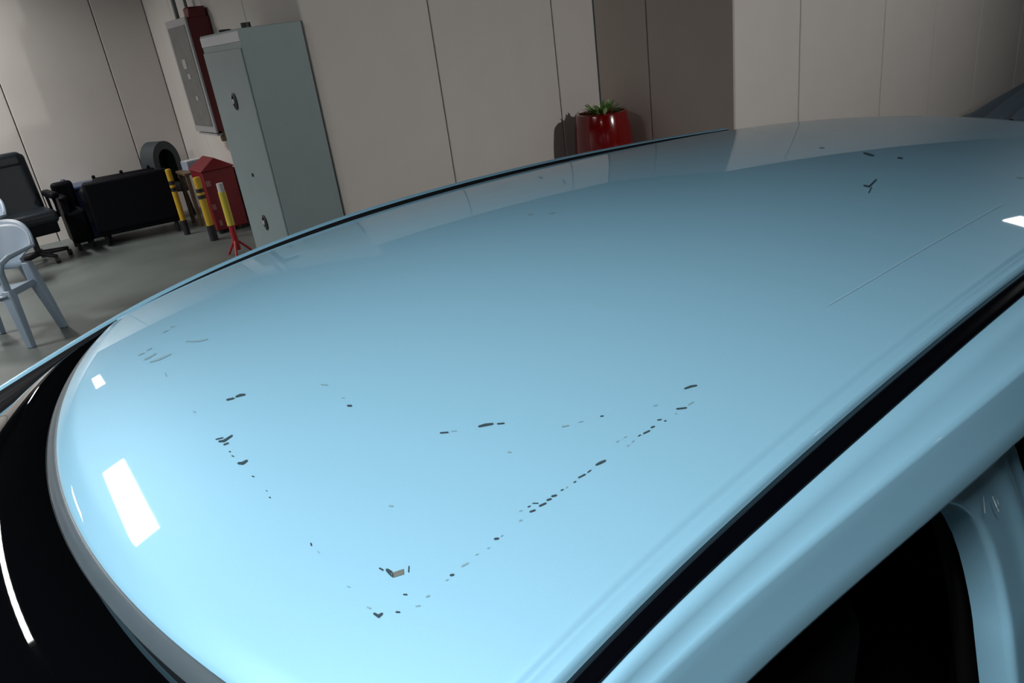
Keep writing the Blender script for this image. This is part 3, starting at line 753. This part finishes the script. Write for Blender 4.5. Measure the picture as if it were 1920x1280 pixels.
box('seat', (0, .0, .38), (.42, .34, .12), GFAB, t, .04, seg=3)
for sx in (-1, 1):
    for sy in (-1, 1): tube('leg', [(sx * .16, sy * .13, 0), (sx * .14, sy * .11, .33)], .014, BLK, t)
# high-back office chair
t = thing('office_chair', 'black high-back executive office chair at the left by the far wall', 'chair', bw(.42, 9.36), ROT + .1)
def cush(name, c, s, m, tilt=None, b=.05): return box(name, c, s, m, t, b, tilt=tilt, seg=4)
cush('backrest', (-.02, .26, .78), (.54, .13, .66), LEA2, ('X', -.14)); cush('headrest', (-.02, .30, 1.04), (.50, .15, .18), LEA2, ('X', -.14), .06)
cush('seat', (0, 0, .47), (.54, .52, .14), LEA2)
for sx in (-1, 1):
    cush('armrest', (sx * .30, -.02, .67), (.09, .42, .07), LEA, None, .03)
    bm = bmesh.new(); add_tube(bm, [(sx * .29, -.18, .64), (sx * .29, -.14, .45), (sx * .24, .0, .42)], .018, 10)
    add_tube(bm, [(sx * .29, .14, .64), (sx * .29, .12, .45), (sx * .24, .0, .42)], .018, 10); from_bm('arm_bracket', bm, LEA, t, smooth=True)
cush('seat_skirt', (0, .0, .36), (.48, .46, .12), LEA, None, .02)
tube('gas_lift', [(0, 0, .07), (0, 0, .36)], .03, BLK, t)
for k in range(5):
    a = 2 * math.pi * k / 5 - 1.2
    tube('leg', [(0, 0, .10), (.29 * math.cos(a), .29 * math.sin(a), .075)], .02, BLK, t, rads=[.03, .02])
    tube('caster', [(.29 * math.cos(a) - .02, .29 * math.sin(a), .03), (.29 * math.cos(a) + .02, .29 * math.sin(a), .03)], .03, BLK, t)
# second dark armchair section behind and navy bin
t = thing('armchair', 'narrow low black armchair squeezed between the office chair and black sofa', 'armchair', bw(.89, 9.62), ROT)
box('seat', (0, 0, .26), (.22, .40, .36), LEA, t, .04, seg=3); box('arm', (-.06, 0, .50), (.09, .38, .22), LEA, t, .03, seg=3)
box('backrest', (.0, .17, .52), (.22, .09, .42), LEA, t, .04, seg=3)
for sx in (-1, 1):
    for sy in (-1, 1): tube('leg', [(sx * .07, sy * .15, 0), (sx * .07, sy * .15, .09)], .02, BLK, t)
NAVY = mat('navy_plastic', (.012, .022, .075), rough=.35); NAVY2 = mat('navy_lid', (.05, .08, .16), rough=.3)
t = thing('plastic_bin', 'navy blue plastic bin with a paler lid, behind between chair and sofa', 'bin', bw(1.06, 10.17), ROT)
box('body', (0, 0, .29), (.38, .40, .58), NAVY, t, .02, top=1.08); box('lid', (0, 0, .60), (.42, .44, .04), NAVY2, t, .012)
box('lid_handle', (-.10, 0, .66), (.05, .12, .09), NAVY, t, .015)

# ------------------------------------------------------------------ white plastic chairs
WPL = mat('pale_blue_plastic', (.22, .29, .37), rough=.38)
def make_chair(lab, u, v, rz):
    t = thing('plastic_chair', lab, 'chair', bw(u, v), ROT + rz, 'pale plastic chairs at the left')
    # local: +y is the way the chair faces
    hw, fy, by = .25, .17, -.13
    # seat
    rows = []
    for j in range(9):
        q = j / 8; rows.append([((s / 6) * (.22 + .02 * q), by + .02 + (fy - by + .03) * q, .43 - .02 * math.cos(s / 6 * 1.5) - .012 * math.sin(math.pi * q) + (-.02 if j == 8 else 0)) for s in range(-6, 7)])
    grid('seat', rows, WPL, t, thick=.012, angle=180)
    # wrap-round back: a curved shell flaring outwards at the top, dropping to the arms
    rows = []
    N = 24
    for j in range(9):
        q = j / 8; row = []
        for k in range(-N // 2, N // 2 + 1):
            a = k / (N / 2) * 1.18
            flare = .225 + .065 * q
            top = .84 - .17 * (abs(k) / (N / 2)) ** 2.2
            z0 = .50 + .10 * (abs(k) / (N / 2)) ** 2
            z = z0 + (top - z0) * q
            row.append((math.sin(a) * flare * 1.1, .02 - math.cos(a) * flare - .07 * q, z))
        rows.append(row)
    grid('backrest', rows, WPL, t, thick=.012, angle=180)
    tube('rim', rows[-1], .011, WPL, t, n=8)
    # uprights that run from the rim down into the legs
    for sx in (-1, 1):
        for nm, x0, y0, x1, y1, zt in (('rear_leg', .215, by, .265, by - .05, .56), ('front_leg', .225, fy, .26, fy + .03, .44)):
            bm = bmesh.new(); rings = []
            for z, f_, wv in ((zt, 0, .030), (.40, .15, .040), (.2, .6, .033), (0, 1, .026)):
                cx, cy = sx * (x0 + (x1 - x0) * f_), y0 + (y1 - y0) * f_
                rings.append([bm.verts.new((cx + a * wv, cy + b * wv * .85, z)) for a, b in ((-1, -1), (1, -1), (1, 1), (-1, 1))])
            for A, B in zip(rings, rings[1:]):
                for k in range(4): bm.faces.new((A[k], A[(k + 1) % 4], B[(k + 1) % 4], B[k]))
            bm.faces.new(rings[0]); bm.faces.new(rings[-1][::-1]); from_bm('leg', bm, WPL, t, bevel=.008)
        R = rows[-1][-1 if sx > 0 else 0]
        tube('armrest', [R, (sx * .275, .10, R[2] - .012), (sx * .265, fy + .01, R[2] - .04), (sx * .235, fy, .55), (sx * .228, fy, .43)], .02, WPL, t, n=10, rads=[.012, .02, .022, .022, .026])
        box('seat_rail', (sx * .225, .0, .405), (.02, .36, .05), WPL, t, .006)
    box('seat_rail', (0, fy + .02, .395), (.42, .02, .05), WPL, t, .006)
    return t
make_chair('nearer pale blue-white plastic armchair at the left edge, its leg in full view', -.05, 6.60, math.radians(139.5))
make_chair('farther plastic armchair at the left edge, only its rounded back showing', -.08, 8.60, math.radians(136))

# ------------------------------------------------------------------ red planter
POT = mat('red_glaze', (.17, .0012, .002), rough=.16, coat=.5)
SOIL = mat('soil', (.02, .014, .01), rough=.95, bump=.6, scale=60)
LEAF = mat('leaf_green', (.10, .24, .035), rough=.35); LEAFP = mat('leaf_pale', (.55, .72, .38), rough=.3)
t = thing('potted_plant', 'tall glossy red pot with small green plant in the wall corner', 'potted plant', bw(5.02, 5.40), ROT)
lathe('pot', [(.20, 0), (.22, .02), (.265, .25), (.280, .50), (.270, .66), (.245, .81), (.238, .825), (.215, .825), (.205, .76), (.0, .76)], POT, t, n=48)
lathe('soil', [(.19, .745), (.1, .755), (0, .76)], SOIL, t)
for k in range(70):
    a = random.uniform(0, 6.28); r0 = random.uniform(.01, .13); ln = random.uniform(.06, .13); el = random.uniform(.2, 1.1)
    bm = bmesh.new(); bx = Vector((r0 * math.cos(a), r0 * math.sin(a), .80 + random.uniform(0, .04)))
    d = Vector((math.cos(a) * math.cos(el), math.sin(a) * math.cos(el), math.sin(el))); s = Vector((-math.sin(a), math.cos(a), 0))
    pts = []
    for q, wv in ((0, .002), (.3, .016), (.6, .018), (.85, .010), (1, .001)):
        c = bx + d * ln * q + Vector((0, 0, -.02 * q * q)); pts.append((c - s * wv, c + Vector((0, 0, -.003)), c + s * wv))
    V = [[bm.verts.new(p) for p in r] for r in pts]
    for A, B in zip(V, V[1:]):
        for i in range(2): bm.faces.new((A[i], A[i + 1], B[i + 1], B[i]))
    from_bm('leaf', bm, LEAFP if k % 6 == 0 else LEAF, t, smooth=True)

# ------------------------------------------------------------------ ridged tarpaulin heap at the right
TARP = mat('tarp_blue_grey', (.05, .075, .10), rough=.45, bump=.3, scale=12)
bm = bmesh.new(); V = []
for j in range(55):
    q = j / 54
    V.append([bm.verts.new((i * .07, (q - .5) * 1.2, max(.0, (.12 + .42 * (1 - math.exp(-i * .07 / 1.3))) * math.sin(math.pi * min(1, max(0, q))) ** .5 + .045 * math.sin(q * 30 + i * .05)) if 0 < j < 54 else 0.0)) for i in range(40)])
for A, B in zip(V, V[1:]):
    for i in range(39): bm.faces.new((A[i], A[i + 1], B[i + 1], B[i]))
bmesh.ops.contextual_create(bm, geom=[e for e in bm.edges if e.is_boundary])
o = from_bm('covered_stack', bm, TARP, None, smooth=True); o.location = bw(8.6, 3.3); o.rotation_euler = (0, 0, ROT)
o['label'] = 'dark blue-grey ridged tarpaulin heap by the right wall beyond the roof'; o['category'] = 'tarpaulin'
